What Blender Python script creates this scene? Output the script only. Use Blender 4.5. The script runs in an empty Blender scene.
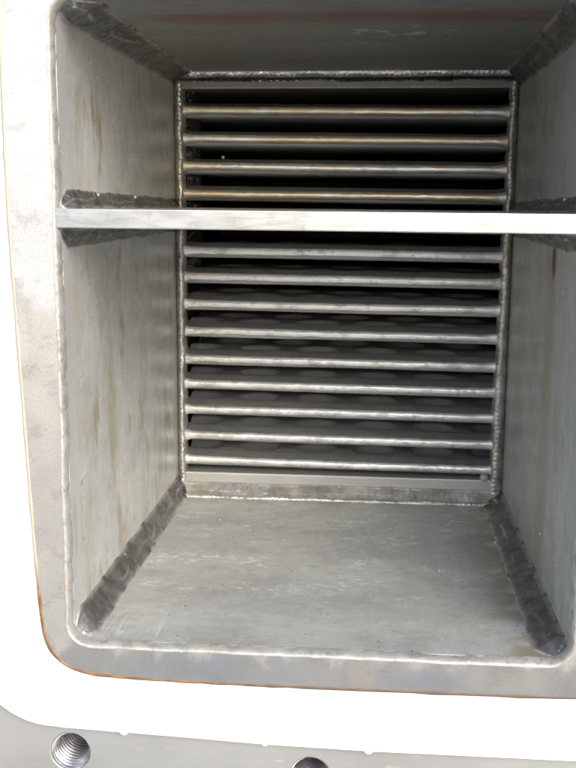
import bpy, bmesh, math, random
from mathutils import Vector, Matrix, noise
random.seed(7)
scene = bpy.context.scene
rad = math.radians

# ------------------------------------------------------------------ camera
cam_d = bpy.data.cameras.new('camera')
cam = bpy.data.objects.new('camera', cam_d)
scene.collection.objects.link(cam)
PITCH, YAW, ROLL = -0.17367, 0.0869, -0.00608
Rm = Matrix.Rotation(YAW, 3, 'Z') @ Matrix.Rotation(PITCH, 3, 'X') @ Matrix.Rotation(ROLL, 3, 'Y')
right, fwd, up = Rm @ Vector((1, 0, 0)), Rm @ Vector((0, 1, 0)), Rm @ Vector((0, 0, 1))
m4 = Matrix((right, up, -fwd)).transposed().to_4x4()
m4.translation = Vector((0.24363, -0.77021, 0.35463))
cam.matrix_world = m4
cam_d.sensor_fit = 'VERTICAL'
cam_d.sensor_height = 24.0
cam_d.lens = 24.0 * 1022.04 / 768.0
cam_d.clip_start = 0.02
cam_d.clip_end = 500.0
scene.camera = cam
scene.render.resolution_x, scene.render.resolution_y = 768, 1024

# ------------------------------------------------------------------ sky, soft sun, exposure
SUN_EL, SUN_AZ = rad(32), rad(150)      # azimuth clockwise from +Y: in front of the flange, to the right
world = bpy.data.worlds.new('World')
scene.world = world
world.use_nodes = True
wn = world.node_tree
bg = wn.nodes['Background']
sky = wn.nodes.new('ShaderNodeTexSky')
sky.sky_type = 'NISHITA'
sky.sun_disc = False
sky.sun_elevation = SUN_EL
sky.sun_rotation = SUN_AZ
sky.air_density = 0.9
sky.dust_density = 2.6
sky.ozone_density = 0.6
wn.links.new(sky.outputs[0], bg.inputs[0])
bg.inputs[1].default_value = 0.15
sun_d = bpy.data.lights.new('sun', 'SUN')
sun_d.energy = 1.0
sun_d.angle = rad(32)
sun_d.color = (1.0, 1.0, 0.985)
sun = bpy.data.objects.new('sun', sun_d)
scene.collection.objects.link(sun)
sdir = Vector((math.sin(SUN_AZ) * math.cos(SUN_EL), math.cos(SUN_AZ) * math.cos(SUN_EL), math.sin(SUN_EL)))
sun.rotation_euler = (-sdir).to_track_quat('-Z', 'Y').to_euler()
scene.view_settings.view_transform = 'Standard'
scene.view_settings.look = 'None'
scene.view_settings.gamma = 1.0
scene.view_settings.use_curve_mapping = False
scene.view_settings.exposure = 0.78

# ------------------------------------------------------------------ dimensions (metres); flange face at Y = 0, duct runs to +Y
W, H, D = 0.400, 0.504, 0.4536
DIV_B, DIV_T = 0.3355, 0.3502

# ------------------------------------------------------------------ material helpers
class NT:
    def __init__(s, name):
        s.m = bpy.data.materials.new(name); s.m.use_nodes = True
        s.t = s.m.node_tree; s.b = s.t.nodes['Principled BSDF']
        s.pos = s.t.nodes.new('ShaderNodeNewGeometry').outputs['Position']
    def val(s, sock, v):
        if isinstance(v, bpy.types.NodeSocket): s.t.links.new(v, sock)
        else: sock.default_value = v
    def map(s, scale=(1, 1, 1), loc=(0, 0, 0)):
        n = s.t.nodes.new('ShaderNodeMapping')
        s.t.links.new(s.pos, n.inputs[0]); n.inputs['Scale'].default_value = scale; n.inputs['Location'].default_value = loc
        return n.outputs[0]
    def noise(s, scale, vec=None, detail=4, rough=0.55, dist=0.0):
        n = s.t.nodes.new('ShaderNodeTexNoise')
        s.t.links.new(vec if vec is not None else s.pos, n.inputs['Vector'])
        n.inputs['Scale'].default_value = scale; n.inputs['Detail'].default_value = detail
        n.inputs['Roughness'].default_value = rough; n.inputs['Distortion'].default_value = dist
        return n.outputs[0]
    def voro(s, scale, vec=None):
        n = s.t.nodes.new('ShaderNodeTexVoronoi')
        s.t.links.new(vec if vec is not None else s.pos, n.inputs['Vector']); n.inputs['Scale'].default_value = scale
        return n.outputs['Distance']
    def ramp(s, v, a, b, c=0.0, d=1.0, smooth=True):
        n = s.t.nodes.new('ShaderNodeMapRange')
        n.interpolation_type = 'SMOOTHSTEP' if smooth else 'LINEAR'
        s.val(n.inputs[0], v)
        for i, x in zip((1, 2, 3, 4), (a, b, c, d)): n.inputs[i].default_value = x
        return n.outputs[0]
    def math(s, op, a, b=0.0):
        n = s.t.nodes.new('ShaderNodeMath'); n.operation = op
        s.val(n.inputs[0], a); s.val(n.inputs[1], b)
        return n.outputs[0]
    def mul(s, *a):
        r = a[0]
        for x in a[1:]: r = s.math('MULTIPLY', r, x)
        return r
    def mix(s, f, a, b):
        n = s.t.nodes.new('ShaderNodeMix'); n.data_type = 'RGBA'
        s.val(n.inputs[0], f)
        for k, x in ((6, a), (7, b)):
            if isinstance(x, bpy.types.NodeSocket): s.t.links.new(x, n.inputs[k])
            else: n.inputs[k].default_value = (*x, 1) if len(x) == 3 else x
        return n.outputs[2]
    def xyz(s):
        n = s.t.nodes.new('ShaderNodeSeparateXYZ'); s.t.links.new(s.pos, n.inputs[0]); return n.outputs
    def bump(s, h, strength, dist):
        n = s.t.nodes.new('ShaderNodeBump')
        s.t.links.new(h, n.inputs['Height']); n.inputs['Strength'].default_value = strength; n.inputs['Distance'].default_value = dist
        s.t.links.new(n.outputs[0], s.b.inputs['Normal'])
    def out(s, col, rough, metal=1.0):
        s.val(s.b.inputs['Base Color'], col if isinstance(col, bpy.types.NodeSocket) else (*col, 1))
        s.val(s.b.inputs['Roughness'], rough); s.val(s.b.inputs['Metallic'], metal)
        return s.m

def g(v, tint=(1, 1, 1)): return (v * tint[0], v * tint[1], v * tint[2])

def wall_metal(name, v, rough, streak, spots=0.5, flecks=0.0, tint=(0.97, 1, 0.97), extra=None, metal=0.45):
    """rolled plate: streaks drawn out along one axis, tea-coloured stains, tiny pits"""
    n = NT(name)
    c = n.mix(n.ramp(n.noise(16, n.map(streak), 6, 0.65), 0.25, 0.75), g(v * 0.88, tint), g(v * 1.10, tint))
    c = n.mix(n.mul(n.ramp(n.noise(9, None, 8, 0.68), 0.35, 0.70), 0.5), c, g(v * 1.22, tint))
    c = n.mix(n.mul(n.ramp(n.noise(13, n.map((1, 1, 1), (6, 1, 2)), 8, 0.7), 0.50, 0.66), 0.45), c, g(v * 0.68, (1, 0.985, 0.93)))
    c = n.mix(n.mul(n.ramp(n.noise(420, n.map(streak), 3, 0.6), 0.35, 0.7), 0.22), c, g(v * 0.55))
    c = n.mix(n.mul(n.ramp(n.noise(650, None, 2, 0.7), 0.42, 0.66), 0.30), c, g(v * 0.60, tint))
    c = n.mix(n.mul(n.ramp(n.noise(55, n.map((1, 1, 1), (2, 7, 3)), 9, 0.78), 0.52, 0.60), 0.28), c, g(v * 1.35, tint))
    c = n.mix(n.mul(n.ramp(n.noise(48, n.map((1, 1, 1), (7, 4, 8)), 9, 0.78), 0.53, 0.60), 0.35), c, g(v * 0.62, (1, 0.97, 0.88)))
    for k, (ang, off) in enumerate(((0.35, 1.0), (-0.8, 5.0), (1.3, 9.0))):
        mp = n.t.nodes.new('ShaderNodeMapping'); n.t.links.new(n.pos, mp.inputs[0])
        mp.inputs['Rotation'].default_value = (ang, ang * 0.7, ang); mp.inputs['Scale'].default_value = (1.0, 0.035, 1.0); mp.inputs['Location'].default_value = (off, off, 0)
        sc = n.mul(n.ramp(n.math('ABSOLUTE', n.math('SUBTRACT', n.noise(75, mp.outputs[0], 1), 0.5)), 0.0, 0.010, 1, 0), n.ramp(n.noise(14, n.map((1, 1, 1), (off, 3, off)), 3), 0.52, 0.64), 0.30)
        c = n.mix(sc, c, g(v * 1.5))
    if spots:
        st = n.mul(n.ramp(n.noise(30, n.map(tuple(0.35 + 0.65 * q for q in streak), (3, 1, 5)), 6, 0.62), 0.53, 0.68), n.ramp(n.noise(9, n.map((1, 1, 1), (7, 2, 1))), 0.40, 0.60), spots)
        c = n.mix(st, c, (v * 0.55, v * 0.44, v * 0.28))
    pits = n.mul(n.ramp(n.voro(120), 0.10, 0.05), n.ramp(n.noise(25, n.map((1, 1, 1), (2, 9, 4))), 0.58, 0.66))
    c = n.mix(n.mul(pits, 0.8), c, g(v * 0.18))
    r = n.ramp(n.noise(22, n.map(streak), 4), 0.2, 0.8, rough - 0.07, rough + 0.1)
    if flecks:
        fl = n.mul(n.ramp(n.noise(85, n.map((1, 1.7, 1)), 8, 0.8), 0.515, 0.545), n.ramp(n.noise(17, n.map((0.9, 1.5, 1), (4.6, 3, 0)), 4), 0.50, 0.58), flecks)
        Yc = n.xyz()[1]
        fl = n.mul(fl, n.ramp(Yc, 0.07, 0.14), n.ramp(Yc, 0.36, 0.42, 1, 0)) if flecks > 0.5 else fl
        c = n.mix(fl, c, g(0.95))
    if extra: c = extra(n, c, v)
    h = n.math('ADD', n.noise(300, n.map(streak), 3), n.mul(n.noise(28, None, 3), 2.0))
    n.bump(h, 0.25, 0.0006)
    return n.out(c, r, metal)

def weld_metal(name, v, rough, brown=0.3, metal=0.6, spark=0.5):
    n = NT(name)
    c = n.mix(n.ramp(n.noise(55, None, 5, 0.6), 0.3, 0.72), g(v * 0.6), g(v * 1.25, (1, 1, 0.97)))
    c = n.mix(n.mul(n.ramp(n.noise(30, n.map((1, 1, 1), (5, 5, 2)), 4), 0.48, 0.66), brown), c, (v * 0.85, v * 0.68, v * 0.42))
    c = n.mix(n.mul(n.ramp(n.noise(170, n.map((1, 1, 1), (1, 8, 2)), 4, 0.7), 0.58, 0.66), n.ramp(n.noise(22, n.map((1, 1, 1), (3, 8, 7)), 3), 0.46, 0.6), spark), c, g(0.8))
    if v < 0.4:   # darker where the seams run into the pack
        c = n.mix(n.mul(n.ramp(n.math('ADD', n.xyz()[1], n.mul(n.noise(40, None, 4), 0.10)), 0.43, 0.50), 0.85), c, g(0.045))
    at = n.t.nodes.new('ShaderNodeAttribute'); at.attribute_name = 'toe'  # highlights painted as bright lines along weld toes and middle
    c = n.mix(n.mul(at.outputs['Fac'], n.ramp(n.noise(45, n.map((1, 1, 1), (6, 2, 9)), 5, 0.65), 0.36, 0.52), 0.8), c, g(0.66, (1, 1, 0.96)))
    n.bump(n.math('ADD', n.mul(n.noise(420, None, 3), 0.4), n.mul(n.noise(110, None, 3), 1.6)), 0.35, 0.001)
    return n.out(c, n.ramp(n.noise(60), 0.3, 0.7, rough - 0.1, rough + 0.14), metal)

M = {}
def floor_extra(n, c, v):
    X, Y, Z = n.xyz()
    wob = n.math('ADD', Y, n.mul(n.math('SUBTRACT', n.noise(14, n.map((0.5, 1, 1), (1, 3, 0)), 4), 0.5), 0.09))
    for y0, y1, k in ((0.10, 0.15, 0.28), (0.24, 0.31, 0.22)):
        b = n.mul(n.ramp(wob, y0 - 0.03, y0), n.ramp(wob, y1, y1 + 0.04, 1, 0), k)
        c = n.mix(b, c, g(v * 0.62))
    sm = n.mul(n.ramp(n.noise(19, n.map((0.6, 1, 1), (9, 2, 0)), 6, 0.7), 0.50, 0.62), 0.35)
    c = n.mix(sm, c, g(v * 0.60, (1, 1, 0.96)))
    edge = n.math('ADD', n.ramp(X, 0.325, 0.385), n.mul(n.ramp(Y, 0.40, 0.44), 0.8))
    tea = n.mul(edge, n.ramp(n.noise(24, n.map((1, 1, 1), (3, 3, 3)), 4), 0.38, 0.56), 0.85)
    c = n.mix(tea, c, (v * 0.50, v * 0.43, v * 0.29))
    # ring-shaped dried water marks and a few dark specks
    wn_ = n.noise(15, n.map((1, 1, 1), (8, 8, 1)), 5, 0.6)
    ring = n.mul(n.ramp(n.math('ABSOLUTE', n.math('SUBTRACT', wn_, 0.50)), 0.0, 0.018, 1, 0), n.ramp(n.noise(7, n.map((1, 1, 1), (1, 5, 2)), 2), 0.45, 0.6), 0.30)
    c = n.mix(ring, c, (v * 0.62, v * 0.56, v * 0.44))
    sp = n.mul(n.ramp(n.voro(70, n.map((1, 1, 1), (3, 1, 0))), 0.11, 0.06), n.ramp(n.noise(18, n.map((1, 1, 1), (9, 1, 4))), 0.52, 0.58), 0.85)
    return n.mix(sp, c, (0.06, 0.06, 0.055))
def top_extra(n, c, v):
    X, Y, Z = n.xyz()
    wob = n.math('ADD', Y, n.mul(n.math('SUBTRACT', n.noise(10, n.map((0.6, 1, 1)), 3), 0.5), 0.025))
    b = n.mul(n.ramp(wob, 0.062, 0.088), n.ramp(wob, 0.105, 0.132, 1, 0), n.ramp(X, 0.03, 0.08), n.ramp(n.noise(20, n.map((0.4, 1, 1)), 4), 0.25, 0.6, 0.3, 1.0), 0.7)
    c = n.mix(b, c, (0.24, 0.11, 0.06))
    dx = n.mul(n.math('SUBTRACT', X, 0.262), 0.55); dy = n.math('SUBTRACT', Y, 0.165)
    rr = n.math('SQRT', n.math('ADD', n.mul(dx, dx), n.mul(dy, dy)))
    f = n.mul(n.ramp(rr, 0.0, 0.045, 1, 0), n.ramp(n.noise(70, n.map((1, 1, 1)), 4), 0.52, 0.6), 0.8)
    return n.mix(f, c, g(0.7))
def left_extra(n, c, v):
    X, Y, Z = n.xyz()
    # long tea-coloured run mark low on the wall
    path = n.math('SUBTRACT', Y, n.math('ADD', 0.11, n.mul(n.math('SUBTRACT', 0.30, Z), 0.22)))
    path = n.math('ADD', path, n.mul(n.math('SUBTRACT', n.noise(16), 0.5), 0.06))
    run = n.mul(n.ramp(n.math('ABSOLUTE', path), 0.004, 0.022, 1, 0), n.ramp(Z, 0.30, 0.24), n.ramp(n.noise(30, n.map((1, 1, 0.5)), 6, 0.65), 0.42, 0.62, 0.1, 1), 0.65)
    c = n.mix(run, c, (v * 0.66, v * 0.56, v * 0.38))
    lo = n.mul(n.ramp(Y, 0.15, 0.03), n.ramp(n.noise(26, n.map((1, 1, 0.5), (3, 0, 1)), 4), 0.42, 0.66), 0.5)
    c = n.mix(lo, c, (v * 0.85, v * 0.76, v * 0.55))
    # ground-back strip behind the lip, with a row of small dark nicks along its inner edge
    wob = n.math('ADD', Y, n.mul(n.math('SUBTRACT', n.noise(60), 0.5), 0.012))
    c = n.mix(n.mul(n.ramp(wob, 0.040, 0.028), 0.6), c, g(0.72))
    nick = n.mul(n.ramp(n.math('ABSOLUTE', n.math('SUBTRACT', wob, 0.040)), 0.001, 0.004, 1, 0), n.ramp(n.noise(75, n.map((1, 0.3, 1)), 4, 0.7), 0.55, 0.66), n.ramp(Z, 0.28, 0.22), 0.5)
    return n.mix(nick, c, (0.14, 0.13, 0.11))
def right_extra(n, c, v):
    X, Y, Z = n.xyz()
    w = n.math('ADD', Y, n.mul(n.math('SUBTRACT', n.noise(6), 0.5), 0.04))
    b = n.mul(n.ramp(w, 0.13, 0.16), n.ramp(w, 0.18, 0.22, 1, 0), n.ramp(Z, 0.33, 0.30), 0.55)
    c = n.mix(b, c, (v * 0.66, v * 0.55, v * 0.42))
    dy = n.math('SUBTRACT', Y, 0.165); dz = n.mul(n.math('SUBTRACT', Z, 0.307), 0.6)
    rr = n.math('SQRT', n.math('ADD', n.mul(dy, dy), n.mul(dz, dz)))
    return n.mix(n.mul(n.ramp(rr, 0.006, 0.014, 1, 0), 0.8), c, (0.12, 0.05, 0.04))

M['left'] = wall_metal('steel_left', 0.72, 0.42, (1, 1, 0.12), 0.85, 0.12, (0.965, 1.0, 0.965), left_extra)
M['right'] = wall_metal('steel_right', 0.60, 0.46, (1, 1, 0.10), 0.35, 0.05, (0.965, 1.0, 0.965), right_extra)
M['floor'] = wall_metal('steel_floor', 0.70, 0.38, (0.25, 1, 1), 0.25, 0.9, (0.965, 1.0, 0.965), floor_extra)
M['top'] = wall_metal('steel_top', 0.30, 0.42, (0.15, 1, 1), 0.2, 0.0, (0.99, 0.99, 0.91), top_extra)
M['weld'] = weld_metal('weld_dark', 0.23, 0.36, 0.35, 0.7, 0.7)
M['weld_light'] = weld_metal('weld_silver', 0.60, 0.36, 0.4, 0.6, 0.5)
M['slag'] = weld_metal('weld_black_slag', 0.035, 0.35, 0.1, 0.4, 0.04)

def rim_mat():
    n = NT('rim_heat_tint_and_glare_steel')
    X, Y, Z = n.xyz()
    c = n.mix(n.ramp(n.noise(20, n.map((1, 1, 0.4)), 4), 0.3, 0.7), (0.74, 0.735, 0.71), (0.86, 0.855, 0.83))  # pale base puts the upper-left glare into the colour
    # heat tint from the seam plus painted reflection, darker downwards: straw, then blue-grey, with a ragged upper limit on the left side
    zz = n.math('ADD', Z, n.mul(n.math('SUBTRACT', n.noise(22, n.map((1.4, 1, 1), (2, 0, 5)), 5, 0.65), 0.5), 0.12))
    c = n.mix(n.mul(n.ramp(zz, 0.30, 0.27), 0.6), c, (0.60, 0.55, 0.46))
    c = n.mix(n.ramp(zz, 0.24, 0.10, 0, 0.85), c, (0.56, 0.545, 0.50))
    c = n.mix(n.ramp(zz, 0.012, -0.012, 0, 0.9), c, (0.35, 0.355, 0.34))
    bl = n.mul(n.ramp(n.noise(9, n.map((1, 1, 1.4), (2.5, 0, 5)), 3), 0.45, 0.62), n.ramp(Z, 0.0, -0.014), 0.4)
    c = n.mix(bl, c, (0.27, 0.32, 0.40))
    st = n.mul(n.ramp(n.noise(26, n.map((1.2, 1, 0.5), (8, 0, 1)), 5, 0.65), 0.50, 0.68), 0.28)
    c = n.mix(st, c, (0.55, 0.46, 0.31))
    c = n.mix(n.mul(n.ramp(n.noise(60, n.map((0.6, 1, 1), (1, 1, 4)), 8, 0.75), 0.52, 0.60), 0.3), c, (0.30, 0.29, 0.26))
    c = n.mix(n.mul(n.ramp(n.noise(600, None, 2), 0.42, 0.66), 0.2), c, (0.25, 0.25, 0.24))
    n.bump(n.noise(260, n.map((0.15, 1, 1)), 3), 0.15, 0.0004)
    return n.out(c, n.ramp(n.noise(30), 0.3, 0.7, 0.32, 0.48), 0.6)
M['rim'] = rim_mat()
def lip_mat():
    n = NT('ground_weld_lip')
    c = n.mix(n.ramp(n.noise(50, None, 4), 0.3, 0.7), (0.46, 0.46, 0.44), (0.60, 0.595, 0.565))
    c = n.mix(n.mul(n.ramp(n.noise(32, n.map((1, 1, 1), (4, 4, 4)), 3), 0.52, 0.66), 0.4), c, (0.60, 0.52, 0.36))
    c = n.mix(n.mul(n.ramp(n.noise(80, n.map((1, 1, 1), (1, 6, 2)), 8, 0.75), 0.50, 0.58), 0.55), c, (0.30, 0.29, 0.26))
    n.bump(n.noise(180, None, 5, 0.7), 0.5, 0.0012)
    return n.out(c, 0.48, 0.45)
M['lip'] = lip_mat()
def div_mat():
    n = NT('divider_steel')
    c = n.mix(n.ramp(n.noise(70, n.map((0.5, 1, 1.5)), 5), 0.3, 0.7), (0.64, 0.65, 0.65), (0.78, 0.78, 0.77))
    mp = n.t.nodes.new('ShaderNodeMapping'); n.t.links.new(n.pos, mp.inputs[0])
    mp.inputs['Rotation'].default_value = (0, 0.6, 0); mp.inputs['Scale'].default_value = (0.12, 1, 1)
    gm = n.noise(260, mp.outputs[0], 3)
    c = n.mix(n.mul(n.ramp(gm, 0.45, 0.7), 0.45), c, (0.36, 0.36, 0.36))
    c = n.mix(n.mul(n.ramp(n.noise(45, n.map((1, 1, 1), (3, 2, 2)), 5, 0.7), 0.54, 0.66), 0.4), c, (0.45, 0.42, 0.36))
    n.bump(gm, 0.2, 0.0004)
    return n.out(c, n.ramp(n.noise(40, n.map((0.4, 1, 1))), 0.3, 0.7, 0.28, 0.42), 0.9)
M['divider'] = div_mat()
def flange_mat():
    n = NT('flange_steel')
    c = n.mix(n.ramp(n.noise(18, n.map((0.5, 1, 1.2)), 5), 0.3, 0.7), (0.44, 0.445, 0.435), (0.53, 0.535, 0.52))
    c = n.mix(n.mul(n.ramp(n.noise(12, n.map((1, 1, 1), (3, 1, 9)), 4), 0.5, 0.7), 0.3), c, (0.47, 0.45, 0.40))
    sc = n.mul(n.ramp(n.noise(120, n.map((0.25, 1, 1.2)), 4, 0.7), 0.64, 0.70), 0.35)
    c = n.mix(sc, c, (0.8, 0.8, 0.8))
    n.bump(n.noise(220, n.map((0.5, 1, 1)), 4), 0.25, 0.0006)
    return n.out(c, 0.5, 0.6)
M['flange'] = flange_mat()
def thread_mat():
    n = NT('thread_steel')
    c = n.mix(n.ramp(n.noise(90), 0.35, 0.7), (0.45, 0.45, 0.47), (0.75, 0.75, 0.77))
    return n.out(c, 0.3, 0.95)
M['thread'] = thread_mat()
def gasket_mat():
    n = NT('white_gasket')
    X, Y, Z = n.xyz()
    c = n.mix(n.ramp(n.noise(40), 0.3, 0.7), (0.86, 0.86, 0.84), (0.90, 0.90, 0.88))
    dx = n.math('ADD', X, 0.047); dz = n.mul(n.math('SUBTRACT', Z, 0.05), 0.35)
    rr = n.math('SQRT', n.math('ADD', n.mul(dx, dx), n.mul(dz, dz)))
    c = n.mix(n.mul(n.ramp(rr, 0.002, 0.012, 1, 0), n.ramp(n.noise(70), 0.4, 0.65), 0.5), c, (0.75, 0.50, 0.38))
    n.bump(n.noise(180), 0.1, 0.0005)
    return n.out(c, 0.6, 0.0)
M['gasket'] = gasket_mat()
def rust_mat():
    n = NT('rust_seam')
    X, Y, Z = n.xyz()
    c = n.mix(n.ramp(n.noise(90, None, 4), 0.35, 0.65), (0.20, 0.10, 0.045), (0.36, 0.20, 0.09))
    c = n.mix(n.ramp(X, 0.06, 0.20, 0, 0.75), c, (0.13, 0.11, 0.10))
    c = n.mix(n.mul(n.ramp(Z, 0.03, 0.08), 0.85), c, (0.62, 0.57, 0.46))
    return n.out(c, 0.6, 0.1)
M['rust'] = rust_mat()
def plate_mat():
    n = NT('plate_oxide_steel')
    c = n.mix(n.ramp(n.noise(30, n.map((0.2, 1, 1)), 4), 0.3, 0.7), (0.47, 0.485, 0.49), (0.56, 0.575, 0.58))
    n.bump(n.noise(160, n.map((0.3, 1, 1)), 3), 0.15, 0.0004)
    return n.out(c, 0.42, 0.05)
M['plate'] = plate_mat()
M['fold'] = wall_metal('steel_fold', 0.42, 0.40, (0.1, 1, 1), 0.2, 0.0, metal=0.5)
def bead_mat():
    n = NT('edge_bead_steel')
    X, Y, Z = n.xyz()
    c = n.mix(n.ramp(n.noise(60, n.map((0.4, 1, 1)), 4), 0.3, 0.7), (0.78, 0.78, 0.77), (0.93, 0.93, 0.92))
    c = n.mix(n.mul(n.ramp(n.noise(75, n.map((0.5, 1, 1), (3, 3, 1)), 8, 0.75), 0.50, 0.60), 0.55), c, (0.36, 0.36, 0.35))
    gold = n.mul(n.ramp(Z, 0.30, 0.36), n.ramp(n.noise(24, n.map((0.6, 1, 1), (5, 1, 3)), 3), 0.35, 0.6), 0.85)
    c = n.mix(gold, c, (0.70, 0.58, 0.38))
    n.bump(n.math('ADD', n.noise(200, n.map((0.35, 1, 1)), 4), n.noise(70)), 0.3, 0.001)
    return n.out(c, n.ramp(n.noise(55, n.map((0.4, 1, 1))), 0.3, 0.7, 0.26, 0.40), 0.6)
M['bead'] = bead_mat()
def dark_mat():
    n = NT('casing_painted_shade')
    c = n.mix(n.ramp(n.noise(20), 0.3, 0.7), (0.05, 0.05, 0.05), (0.09, 0.09, 0.09))  # dark colour stands in for shade deep in the pack
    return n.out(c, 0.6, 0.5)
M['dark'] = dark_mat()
def case_mat():
    n = NT('casing_outer_steel')
    c = n.mix(n.ramp(n.noise(8), 0.3, 0.7), (0.40, 0.40, 0.40), (0.52, 0.52, 0.51))
    return n.out(c, 0.5, 0.7)
M['case'] = case_mat()
def ground_mat():
    n = NT('concrete')
    c = n.mix(n.ramp(n.noise(3, None, 6), 0.3, 0.7), (0.31, 0.31, 0.305), (0.42, 0.42, 0.41))
    n.bump(n.noise(60, None, 5), 0.3, 0.003)
    return n.out(c, 0.85, 0.0)
M['ground'] = ground_mat()

# ------------------------------------------------------------------ object helpers
def mesh_obj(name, verts, faces, mat, parent=None, smooth=True):
    me = bpy.data.meshes.new(name)
    me.from_pydata([tuple(v) for v in verts], [], faces)
    bm = bmesh.new(); bm.from_mesh(me)
    bmesh.ops.recalc_face_normals(bm, faces=bm.faces)
    bm.to_mesh(me); bm.free()
    me.polygons.foreach_set('use_smooth', [smooth] * len(me.polygons))
    me.materials.append(mat)
    o = bpy.data.objects.new(name, me)
    scene.collection.objects.link(o)
    if parent: o.parent = parent
    return o

def box_obj(name, a, b, mat, parent=None, bev=0.0):
    bm = bmesh.new()
    bmesh.ops.create_cube(bm, size=1.0)
    for v in bm.verts:
        v.co = Vector(((a[i] + b[i]) / 2 + v.co[i] * (b[i] - a[i]) for i in range(3)))
    if bev:
        bmesh.ops.bevel(bm, geom=bm.edges[:], offset=bev, segments=2, profile=0.6, affect='EDGES')
    me = bpy.data.meshes.new(name); bm.to_mesh(me); bm.free()
    me.materials.append(mat)
    o = bpy.data.objects.new(name, me); scene.collection.objects.link(o)
    if parent: o.parent = parent
    return o

def outline_obj(name, loops, y_front, thick, mat, parent=None, bev=0.0008):
    """flat plate cut from XZ outlines (first outer, others holes), front face at y_front"""
    cu = bpy.data.curves.new(name, 'CURVE'); cu.dimensions = '2D'; cu.fill_mode = 'BOTH'
    cu.extrude = thick / 2 - bev; cu.bevel_depth = bev; cu.bevel_resolution = 2; cu.offset = -bev
    for lp in loops:
        sp = cu.splines.new('POLY'); sp.points.add(len(lp) - 1); sp.use_cyclic_u = True
        for p, (x, z) in zip(sp.points, lp): p.co = (x, z, 0, 1)
    tmp = bpy.data.objects.new('tmp', cu); scene.collection.objects.link(tmp)
    me = bpy.data.meshes.new_from_object(tmp.evaluated_get(bpy.context.evaluated_depsgraph_get()))
    bpy.data.objects.remove(tmp); bpy.data.curves.remove(cu)
    # curve x,y,z -> X, Z, -Y
    for v in me.vertices:
        x, z, y = v.co; v.co = (x, y_front + thick / 2 - y, z)
    me.name = name
    me.materials.clear(); me.materials.append(mat)
    bm = bmesh.new(); bm.from_mesh(me); bmesh.ops.recalc_face_normals(bm, faces=bm.faces); bm.to_mesh(me); bm.free()
    o = bpy.data.objects.new(name, me); scene.collection.objects.link(o)
    if parent: o.parent = parent
    return o

def nz(p, s, seed=0.0): return noise.noise(Vector((p[0] * s + seed, p[1] * s - seed * 0.7, p[2] * s + seed * 1.3)))

def weld(name, A, B, u, v, wu, wv, mat, parent, bulge=0.02, rough=0.0010, edge=0.0018, ripple=0.00009, pitch=0.006, ns=26, step=0.0016, seed=0.0, taper=0.0, front=False):
    """fillet seam along A-B lying between two walls; u and v point from the corner along each wall"""
    A, B, u, v = Vector(A), Vector(B), Vector(u).normalized(), Vector(v).normalized()
    L = (B - A).length; n = max(8, int(L / step)); t = (B - A) / L
    ins = (u + v).normalized()
    V, F, TOE = [], [], []
    for i in range(n + 1):
        s = i / n; P = A + t * (L * s)
        k = (1.0 - taper * s) * (math.sqrt(min(1.0, 0.06 + L * s / 0.016)) if front else 1.0)
        a = wu * k + edge * (nz(P, 32, seed) + 0.4 * nz(P, 110, seed + 3) + 0.15 * nz(P, 300, seed + 3)); b = wv * k + edge * (nz(P, 28, seed + 9) + 0.4 * nz(P, 100, seed + 5) + 0.15 * nz(P, 300, seed + 5))
        for j in range(ns + 1):
            q = j / ns
            base = P + u * (a * (1 - q)) + v * (b * q)
            hump = math.sin(math.pi * q)
            toe = 0.0007 * (math.exp(-((q - 0.07) / 0.05) ** 2) + math.exp(-((q - 0.93) / 0.05) ** 2) + 0.6 * math.exp(-((q - 0.45 - 0.12 * nz(P, 25, seed + 6)) / 0.06) ** 2))
            Q = base + ins * ((a + b) * 0.5 * bulge * hump + toe)
            rip = ripple * math.sin((L * s - 0.012 * (q - 0.5) ** 2 * 2) / pitch * 2 * math.pi + 2.5 * nz(P, 60, seed)) * min(1, hump * 2)
            nn = rough * (nz(base, 70, seed + 1) + 0.5 * nz(base, 200, seed + 2) + 0.3 * nz(base, 480, seed + 2)) * min(1.0, hump * 1.5 + 0.15)
            Q = Q + ins * (rip + nn)
            TOE.append(max(math.exp(-(q / 0.13) ** 2), math.exp(-((1 - q) / 0.11) ** 2), 0.9 * math.exp(-((q - 0.45 - 0.3 * nz(P, 25, seed + 6)) / 0.05) ** 2) * max(0, nz(P, 18, seed + 2) * 2 + 0.3)))
            if j == 0: Q = Q - v * 0.0012
            if j == ns: Q = Q - u * 0.0012
            V.append(Q)
    w = ns + 1
    for i in range(n):
        for j in range(ns): F.append((i * w + j, i * w + j + 1, (i + 1) * w + j + 1, (i + 1) * w + j))
    # close the back against the corner so it is solid
    c0 = len(V); V += [A - ins * 0.001, B - ins * 0.001]
    for j in range(ns):
        F.append((c0, j, j + 1)); F.append((c0 + 1, n * w + j + 1, n * w + j))
    TOE += [0.0, 0.0]
    o = mesh_obj(name, V, F, mat, parent)
    at = o.data.attributes.new('toe', 'FLOAT', 'POINT')
    at.data.foreach_set('value', TOE)
    return o

# ------------------------------------------------------------------ unseen ground below the frame, added for bounce light
gr = mesh_obj('ground', [(-60, -60, -0.95), (60, -60, -0.95), (60, 60, -0.95), (-60, 60, -0.95)], [(0, 1, 2, 3)], M['ground'])
gr['kind'] = 'structure'

# ------------------------------------------------------------------ the exchanger
ex = bpy.data.objects.new('heat_exchanger', None)
scene.collection.objects.link(ex)
ex['label'] = 'stainless steel heat exchanger opening with divider bar and stacked horizontal plates inside'
ex['category'] = 'heat exchanger'

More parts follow.
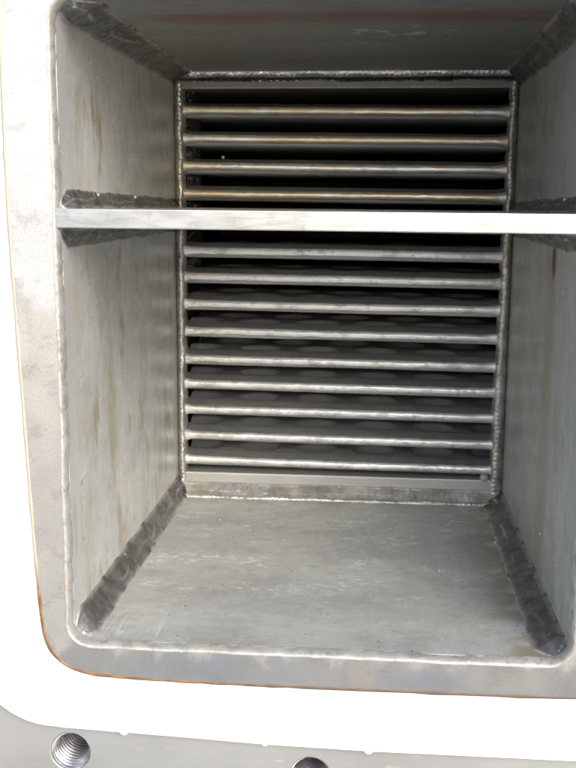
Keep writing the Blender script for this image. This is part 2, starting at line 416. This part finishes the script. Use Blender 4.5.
def rounded(x0, z0, x1, z1, r, n=10):
    pts = []
    for cx, cz, a0 in ((x1 - r, z1 - r, 0), (x0 + r, z1 - r, 90), (x0 + r, z0 + r, 180), (x1 - r, z0 + r, 270)):
        for i in range(n + 1):
            a = rad(a0 + 90 * i / n); pts.append((cx + r * math.cos(a), cz + r * math.sin(a)))
    return pts
def circle(cx, cz, r, n=40): return [(cx + r * math.cos(2 * math.pi * i / n), cz + r * math.sin(2 * math.pi * i / n)) for i in range(n)]

HOLES = [(-0.0066, -0.1012), (0.1963, -0.1120), (0.400, -0.1165)]
HR = 0.0168
outer = rounded(-0.17, -0.175, 0.57, 0.68, 0.02)
inner = rounded(-0.020, -0.018, W + 0.018, H + 0.018, 0.012)
fl = outline_obj('flange', [outer, inner] + [circle(x, z, HR) for x, z in HOLES], 0.007, 0.045, M['flange'], ex, 0.0012)
fl['label'] = 'grey steel flange face with threaded bolt holes'
# threaded bores
def thread_mesh():
    V, F = [], []; nt, ny, pitch, depth = 56, 190, 0.0042, 0.075
    for i in range(ny + 1):
        y = depth * i / ny
        for j in range(nt):
            a = 2 * math.pi * j / nt
            ph = (y / pitch + j / nt) % 1.0
            tri = abs(ph * 2 - 1)
            r = HR - 0.0003 - 0.0020 * tri * min(1, y / 0.003)
            V.append((r * math.cos(a), y, r * math.sin(a)))
    for i in range(ny):
        for j in range(nt): F.append((i * nt + j, i * nt + (j + 1) % nt, (i + 1) * nt + (j + 1) % nt, (i + 1) * nt + j))
    c = len(V); V.append((0, depth, 0))
    for j in range(nt): F.append((ny * nt + j, ny * nt + (j + 1) % nt, c))
    return V, F
tv, tf = thread_mesh()
proto = None
for x, z in HOLES:
    if proto is None:
        o = mesh_obj('threaded_hole', tv, tf, M['thread'], fl); proto = o
    else:
        o = proto.copy(); scene.collection.objects.link(o); o.parent = fl
    o.location = (x, 0.0078, z)

# inner rim (outline measured on the photograph, corner lower left rounded)
def smooth_loop(pts, n=3):
    for _ in range(n):
        q = []
        for i in range(len(pts)):
            a, b = pts[i], pts[(i + 1) % len(pts)]
            q += [(a[0] * .75 + b[0] * .25, a[1] * .75 + b[1] * .25), (a[0] * .25 + b[0] * .75, a[1] * .25 + b[1] * .75)]
        pts = q
    return pts
rim_pts = [(0.44, -0.0285), (0.30, -0.0295), (0.178, -0.0300), (0.10, -0.0298), (0.045, -0.0288), (0.006, -0.0262), (-0.014, -0.0150), (-0.0235, 0.004), (-0.0255, 0.035),
           (-0.0280, 0.07), (-0.0325, 0.1775), (-0.0392, 0.34), (-0.0395, 0.40), (-0.040, 0.51), (-0.034, 0.530), (-0.015, 0.537), (0.2, 0.538), (0.42, 0.538), (0.436, 0.53), (0.441, 0.51), (0.442, 0.2), (0.442, 0.0), (0.442, -0.015)]
rim_out = smooth_loop(rim_pts, 3)
LIP = 0.0036
lip_r = 0.0196
rim_in = rounded(-LIP, -LIP, W + LIP, H + LIP, lip_r)
rim = outline_obj('rim', [rim_out, rim_in], 0.0, 0.012, M['rim'], ex, 0.0006)
rim['label'] = 'heat tinted steel rim around the opening'

# rust-stained seam around the rim
def tube_loop(name, pts, y, r, mat, parent, lo=None):
    V, F = [], []; n = len(pts); k = 6
    for i, (x, z) in enumerate(pts):
        a, b = pts[i - 1], pts[(i + 1) % n]
        t = Vector((b[0] - a[0], 0, b[1] - a[1])).normalized(); nn = Vector((t.z, 0, -t.x))
        rr = r * (1 + 0.5 * noise.noise(Vector((x * 70, z * 70, 1))))
        for j in range(k):
            an = 2 * math.pi * j / k
            V.append(Vector((x, y, z)) + nn * (rr * math.cos(an)) + Vector((0, 1, 0)) * (rr * math.sin(an)))
    for i in range(n):
        for j in range(k):
            i2 = (i + 1) % n; F.append((i * k + j, i * k + (j + 1) % k, i2 * k + (j + 1) % k, i2 * k + j))
    return mesh_obj(name, V, F, mat, parent)
seam = tube_loop('seam', rim_out, 0.0010, 0.0017, M['rust'], rim)
seam['label'] = 'orange rust-stained seam along the rim edge'

# rounded lip between rim and duct walls
def lip():
    base = rounded(0.0, 0.0, W, H, lip_r - LIP, 10); outw = rounded(-LIP, -LIP, W + LIP, H + LIP, lip_r, 10)
    P = []
    for i in range(len(base)):
        a, b = base[i], base[(i + 1) % len(base)]; c, d = outw[i], outw[(i + 1) % len(base)]
        L = math.hypot(b[0] - a[0], b[1] - a[1]); m = max(1, int(L / 0.0018))
        for q in range(m):
            f = q / m; P.append((a[0] + (b[0] - a[0]) * f, a[1] + (b[1] - a[1]) * f, c[0] + (d[0] - c[0]) * f, c[1] + (d[1] - c[1]) * f))
    V, F = [], []; k = 8; n = len(P)
    for (x, z, X, Z) in P:
        w = 0.0007 * nz((x, 0, z), 28, 2) + 0.0005 * nz((x, 0, z), 90, 2) + 0.00035 * nz((x, 0, z), 260, 4)
        for j in range(k + 1):
            a = rad(-8 + 106 * j / k)
            f = math.sin(a)
            px = X + (x - X) * f; pz = Z + (z - Z) * f
            y = 0.009 - 0.0098 * math.cos(a - rad(0)) if False else 0.0095 * (1 - math.cos(a)) - 0.0004
            V.append((px + w * (x - X) / LIP, y - abs(w) * 0.4, pz + w * (z - Z) / LIP))
    for i in range(n):
        for j in range(k):
            i2 = (i + 1) % n; F.append((i * (k + 1) + j, i * (k + 1) + j + 1, i2 * (k + 1) + j + 1, i2 * (k + 1) + j))
    o = mesh_obj('lip', V, F, M['lip'], rim)
    return o
lip()

# duct walls
T = 0.012
Y0 = 0.0085
box_obj('wall', (-T, Y0, -T), (0, D + 0.03, H + T), M['left'], ex)['label'] = 'left duct wall with brown streaks'
box_obj('wall', (W, Y0, -T), (W + T, D + 0.03, H + T), M['right'], ex)['label'] = 'right duct wall in plain darker grey'
box_obj('wall', (0.0, Y0, -T), (W, D, 0), M['floor'], ex)['label'] = 'floor plate of the duct with scuffs and pale flecks'
box_obj('wall', (0.0, Y0, H), (W, D, H + T), M['top'], ex)['label'] = 'top plate of the duct with a rust-red stripe'

# divider plate
def divider():
    V = []
    for x, dz in ((-0.0024, 0.0006), (W + 0.0024, -0.0012)):
        for y in (0.0006, D + 0.004):
            for z in (DIV_B, DIV_T): V.append((x, y, z + dz))
    F = [(0, 1, 3, 2), (4, 6, 7, 5), (0, 4, 5, 1), (2, 3, 7, 6), (1, 5, 7, 3), (0, 2, 6, 4)]
    o = mesh_obj('divider_plate', V, F, M['divider'], ex, False)
    bm = bmesh.new(); bm.from_mesh(o.data)
    bmesh.ops.bevel(bm, geom=bm.edges[:], offset=0.0009, segments=2, profile=0.6, affect='EDGES')
    bm.to_mesh(o.data); bm.free()
    o['label'] = 'bright divider plate crossing the opening, front edge showing'
    return o
dv = divider()

# corner seams, front to back
E0 = 0.010
weld('corner_weld', (0, E0, 0), (0, D, 0), (1, 0, 0), (0, 0, 1), 0.0155, 0.021, M['weld'], ex, seed=1.0, front=True)
weld('corner_weld', (W, E0, 0), (W, D, 0), (-1, 0, 0), (0, 0, 1), 0.025, 0.013, M['weld'], ex, seed=4.0, front=True)
weld('corner_weld', (0, E0, H), (0, D, H), (1, 0, 0), (0, 0, -1), 0.033, 0.013, M['weld'], ex, seed=7.0, taper=0.2, front=True)
weld('corner_weld', (W, E0, H), (W, D, H), (-1, 0, 0), (0, 0, -1), 0.022, 0.020, M['weld'], ex, seed=11.0, taper=0.2, front=True)
# divider seams on both side walls
for s, x, dz in ((1, 0.0, 0.0006), (-1, W, -0.0012)):
    weld('divider_weld', (x, 0.006, DIV_T + dz), (x, D, DIV_T + dz), (s, 0, 0), (0, 0, 1), 0.010, 0.0150, M['weld'], dv, seed=14.0 + s, taper=0.35, front=True)
    weld('divider_weld', (x, 0.004, DIV_B + dz), (x, D, DIV_B + dz), (s, 0, 0), (0, 0, -1), 0.010, 0.0165, M['weld'], dv, seed=19.0 + s, taper=0.15, front=True)

# back edge of the duct: end plates of the pack and the seams that close it
box_obj('end_plate', (0.006, D - 0.003, 0.012), (W - 0.006, D + 0.36, 0.0262), M['flange'], ex, 0.002)['label'] = 'lower end plate of the plate pack'
box_obj('end_plate', (0.006, D - 0.003, 0.4870), (W - 0.006, D + 0.36, 0.503), M['top'], ex, 0.002)['label'] = 'upper end plate of the plate pack'
weld('back_weld', (0.004, D - 0.003, -0.0005), (W - 0.004, D - 0.003, -0.0005), (0, -1, 0), (0, 0, 1), 0.017, 0.0140, M['weld_light'], ex, 0.04, 0.0008, 0.0016, 0.0002, 0.007, seed=23)
weld('back_weld', (0.004, D - 0.021, -0.001), (W - 0.004, D - 0.021, -0.001), (0, -1, 0), (0, 0, 1), 0.0050, 0.0036, M['weld_light'], ex, 0.45, 0.0012, 0.0014, 0.0006, 0.006, ns=8, seed=25)
weld('back_weld', (0.004, D - 0.003, H), (W - 0.004, D - 0.003, H), (0, -1, 0), (0, 0, -1), 0.012, 0.009, M['weld'], ex, 0.05, 0.0012, 0.0016, 0.0006, 0.007, seed=28)
weld('back_weld', (0.004, D - 0.013, H), (W - 0.004, D - 0.013, H), (0, -1, 0), (0, 0, -1), 0.010, 0.0050, M['weld_light'], ex, 0.45, 0.0012, 0.0014, 0.0006, 0.006, ns=8, seed=30)

# vertical side beads where the plates meet the duct walls
def side_bead(x0, x1b, x1t, seed):
    V, F = [], []; n, k = 300, 12
    for i in range(n + 1):
        z = 0.006 + (H - 0.012) * i / n; s = i / n
        xi = x1b + (x1t - x1b) * s + 0.0016 * nz((x0, 0, z), 70, seed) + 0.0008 * nz((x0, 0, z), 220, seed)
        for j in range(k + 1):
            q = j / k; a = math.pi * q
            x = x0 + (xi - x0) * q
            y = D + 0.012 - 0.016 * math.sin(min(a * 0.5 + 0.35, math.pi * 0.5 + 0.5)) - 0.004 * math.sin(a)
            y += 0.0015 * nz((x, y, z), 110, seed + 2) + 0.0008 * nz((x, y, z), 340, seed + 4) + 0.0006 * math.sin(z / 0.0055 * 2 * math.pi + 14 * (q - .5) ** 2)
            if j == k: y += 0.014
            V.append((x, y, z))
    for i in range(n):
        for j in range(k): F.append((i * (k + 1) + j, i * (k + 1) + j + 1, (i + 1) * (k + 1) + j + 1, (i + 1) * (k + 1) + j))
    return mesh_obj('side_weld', V, F, M['weld_light'], ex)
side_bead(-0.001, 0.0105, 0.0125, 3)
side_bead(W + 0.001, W - 0.0165, W - 0.0105, 8)

# ------------------------------------------------------------------ stacked plates
ZS = [0.4627, 0.4297, 0.3976, 0.3658, 0.3320, 0.2982, 0.2670, 0.2340, 0.2009, 0.1667, 0.1358, 0.1040, 0.0711, 0.0393]
YN = D + 0.001
XL, XR = 0.004, W - 0.004
def dish(x, y):
    # pressed round dimples in the upper face of a plate, two staggered rows
    d = 0.0
    for row in range(2):
        cy = 0.0535 + 0.066 * row
        for c in range(-1, 6):
            cx = 0.0225 + 0.0735 * c + (0.03675 if row else 0)
            q = ((x - cx) ** 2 + (y - cy) ** 2) / 0.0255 ** 2
            if q < 1: d = max(d, 0.0110 * (1 - q) ** 0.5)
    return d
def sweep(name, prof, z0, mat, parent, seed, wob, closed=False, flare=0.0):
    V, F = [], []; n = 190; k = len(prof)
    for i in range(n + 1):
        s = i / n; x = XL + (XR - XL) * s
        tilt = 0.0018 - 0.0036 * s
        d = min(x - 0.011, W - 0.013 - x); fl_ = 1.0 + flare * math.exp(-max(d, 0) / 0.005)
        sag = 0.0007 * nz((x, 0, z0), 7, seed)
        for j, (py, pz) in enumerate(prof):
            w = wob * (nz((x, py, z0 + pz), 60, seed) + 0.6 * nz((x, py, z0 + pz), 190, seed + 4))
            if pz == 0.0070 and 0.025 < py < 0.155: w -= 2 * dish(x, py)
            V.append((x, YN + py + (w if abs(w) < 0.002 else 0), z0 + tilt + sag + pz * fl_ + w * 0.5))
    for i in range(n):
        for j in range(k - 1): F.append((i * k + j, i * k + j + 1, (i + 1) * k + j + 1, (i + 1) * k + j))
        if closed: F.append((i * k + k - 1, i * k, (i + 1) * k, (i + 1) * k + k - 1))
    return mesh_obj(name, V, F, mat, parent)
body_prof = [(0.34, 0.0070), (0.16, 0.0070)] + [(0.150 - 0.0040 * k, 0.0070) for k in range(32)] + [(0.020, 0.0070), (0.011, 0.0050), (0.004, 0.0030), (0.0022, 0.0016), (0.0015, 0.0), (0.0022, -0.0048), (0.0052, -0.0070), (0.009, -0.0084), (0.015, -0.0090), (0.05, -0.0090), (0.34, -0.0090)]
fold_prof = [(0.0270, 0.0072), (0.0250, 0.0086), (0.0225, 0.0092), (0.0195, 0.0087), (0.0150, 0.0075), (0.0100, 0.0062), (0.0060, 0.0051), (0.0030, 0.0041), (0.0015, 0.0030), (0.0010, 0.0), (0.008, 0.0), (0.016, 0.002)]
bead_prof = [(0.0036, 0.0046), (0.0012, 0.0043), (-0.0010, 0.0034), (-0.0019, 0.0020), (-0.0022, 0.0002), (-0.0020, -0.0020), (-0.0010, -0.0039), (0.0010, -0.0051), (0.0034, -0.0055)]
for i, z in enumerate(ZS):
    p = sweep('plate', body_prof, z, M['plate'], ex, 31 + i, 0.0003, True, 0.0)
    sweep('edge_fold', fold_prof, z, M['fold'], p, 131 + i, 0.0003, True, 0.2)
    sweep('edge_bead', bead_prof, z, M['bead'], p, 71 + i, 0.0004 if i < 8 else 0.0007, True, 0.45)

# black slag lumps at the left ends of the channels
gaps = [(0.5 * (a + b)) for a, b in zip([0.4957] + ZS[:-1], ZS)]
for i, z in enumerate(gaps[:7]):
    V, F = [], []; n, k = 22, 14
    for a in range(n + 1):
        for b in range(k + 1):
            x = 0.006 + 0.020 * a / n; zz = z - 0.0075 + 0.015 * b / k
            y = D + 0.020 + 60 * max(0, x - 0.010) ** 2 + 0.008 * nz((x, z, zz), 80, i) + 0.0035 * nz((x, z, zz), 260, i + 3)
            V.append((x, y, zz))
    for a in range(n):
        for b in range(k): F.append((a * (k + 1) + b, a * (k + 1) + b + 1, (a + 1) * (k + 1) + b + 1, (a + 1) * (k + 1) + b))
    mesh_obj('slag', V, F, M['slag'], ex)

# casing behind: encloses the plate pack and carries the unit down to the ground
cs = box_obj('casing', (-0.15, 0.85, -0.95), (0.55, 0.90, 0.66), M['case'], ex)
box_obj('casing', (-0.15, 0.05, -0.95), (-0.10, 0.85, 0.66), M['case'], ex)
box_obj('casing', (0.50, 0.05, -0.95), (0.55, 0.85, 0.66), M['case'], ex)
box_obj('casing', (-0.10, 0.05, 0.62), (0.50, 0.85, 0.66), M['case'], ex)
box_obj('casing', (-0.10, 0.05, -0.95), (0.50, 0.10, -0.14), M['case'], ex)
box_obj('inner_panel', (-0.02, D + 0.03, -0.03), (0.0, 0.83, 0.54), M['dark'], ex)  # panels added behind the pack, coloured dark to keep the gaps in shade
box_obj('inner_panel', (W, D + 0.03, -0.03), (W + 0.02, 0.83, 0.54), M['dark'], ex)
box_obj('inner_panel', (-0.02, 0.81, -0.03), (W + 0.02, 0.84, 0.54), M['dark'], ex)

# ------------------------------------------------------------------ white gasket on the flange face
def gasket_outline():
    pts = [(0.50, -0.0835)]
    def nub(x, z, r=0.0034):
        return [(x + r * 1.2, z)] + [(x + r * math.cos(a), z - 0.75 * r * math.sin(a)) for a in [math.pi * k / 8 for k in range(1, 8)]] + [(x - r * 1.2, z)]
    pts += [(0.41, -0.0836)] + nub(0.2440, -0.0842) + nub(0.1590, -0.0829, 0.0022) + [(0.1048, -0.0808)] + nub(0.0410, -0.0786)
    pts += [(0.010, -0.0776), (-0.010, -0.0770)]
    cx, cz, r = -0.018, -0.006, 0.0702
    for k in range(0, 15):
        a = rad(270 - 90 * k / 14); pts.append((cx + r * math.cos(a), cz + r * math.sin(a)))
    pts += [(-0.0885, 0.2)]
    for cx, cz, a0 in ((-0.0285, 0.530, 180), (0.440, 0.530, 90)):
        for k in range(0, 11):
            a = rad(a0 - 90 * k / 10); pts.append((cx + 0.06 * math.cos(a), cz + 0.06 * math.sin(a)))
    return pts
def grow(pts, d):
    n = len(pts); area = sum(pts[i][0] * pts[(i + 1) % n][1] - pts[(i + 1) % n][0] * pts[i][1] for i in range(n))
    sg = 1 if area > 0 else -1; out = []
    for i in range(n):
        a, b = pts[i - 1], pts[(i + 1) % n]; t = Vector((b[0] - a[0], b[1] - a[1])).normalized()
        out.append((pts[i][0] + t.y * d * sg, pts[i][1] - t.x * d * sg))
    return out
gk = outline_obj('gasket', [gasket_outline(), grow(rim_out, 0.0012)], 0.0015, 0.0053, M['gasket'], None, 0.0008)
gk['label'] = 'white flat gasket framing the steel rim on the flange face'
gk['category'] = 'gasket'

# ------------------------------------------------------------------ spatter
def ball(name, c, r, mat, parent, seg=14):
    bm = bmesh.new(); bmesh.ops.create_uvsphere(bm, u_segments=seg, v_segments=seg // 2 + 1, radius=r)
    for v in bm.verts: v.co *= 1 + 0.12 * noise.noise(v.co * (1.5 / r) + Vector(c) * 50)
    me = bpy.data.meshes.new(name); bm.to_mesh(me); bm.free()
    for p in me.polygons: p.use_smooth = True
    me.materials.append(mat)
    o = bpy.data.objects.new(name, me); scene.collection.objects.link(o); o.parent = parent; o.location = c
    return o
ball('weld_ball', (0.3770, D - 0.0035, 0.0290), 0.0052, M['lip'], ex, 20)['label'] = 'small pale metal ball at the lower right end of the plates'
for c, r in (((0.0015, 0.170, 0.0155), .0022), ((0.004, 0.10, 0.362), .0015), ((0.004, 0.235, 0.361), .0017), ((0.0004, 0.10, 0.470), .0008), ((0.0004, 0.12, 0.461), .0010),
             ((W - 0.0008, 0.16, 0.054), .0018), ((W - 0.001, 0.06, 0.06), .0014), ((0.374, 0.29, 0.001), .0019), ((0.07, 0.34, 0.0006), .0014), ((0.0008, 0.2, 0.30), .0012), ((W - 0.001, 0.12, 0.36), .002),
             ((0.0575, YN + 0.004, 0.4095), .0022), ((W - 0.0008, 0.25, 0.12), .0012), ((0.235, 0.335, 0.0005), .0012), ((0.31, 0.2, 0.0005), .0012)):
    ball('spatter', c, r, M['lip'], ex, 10)
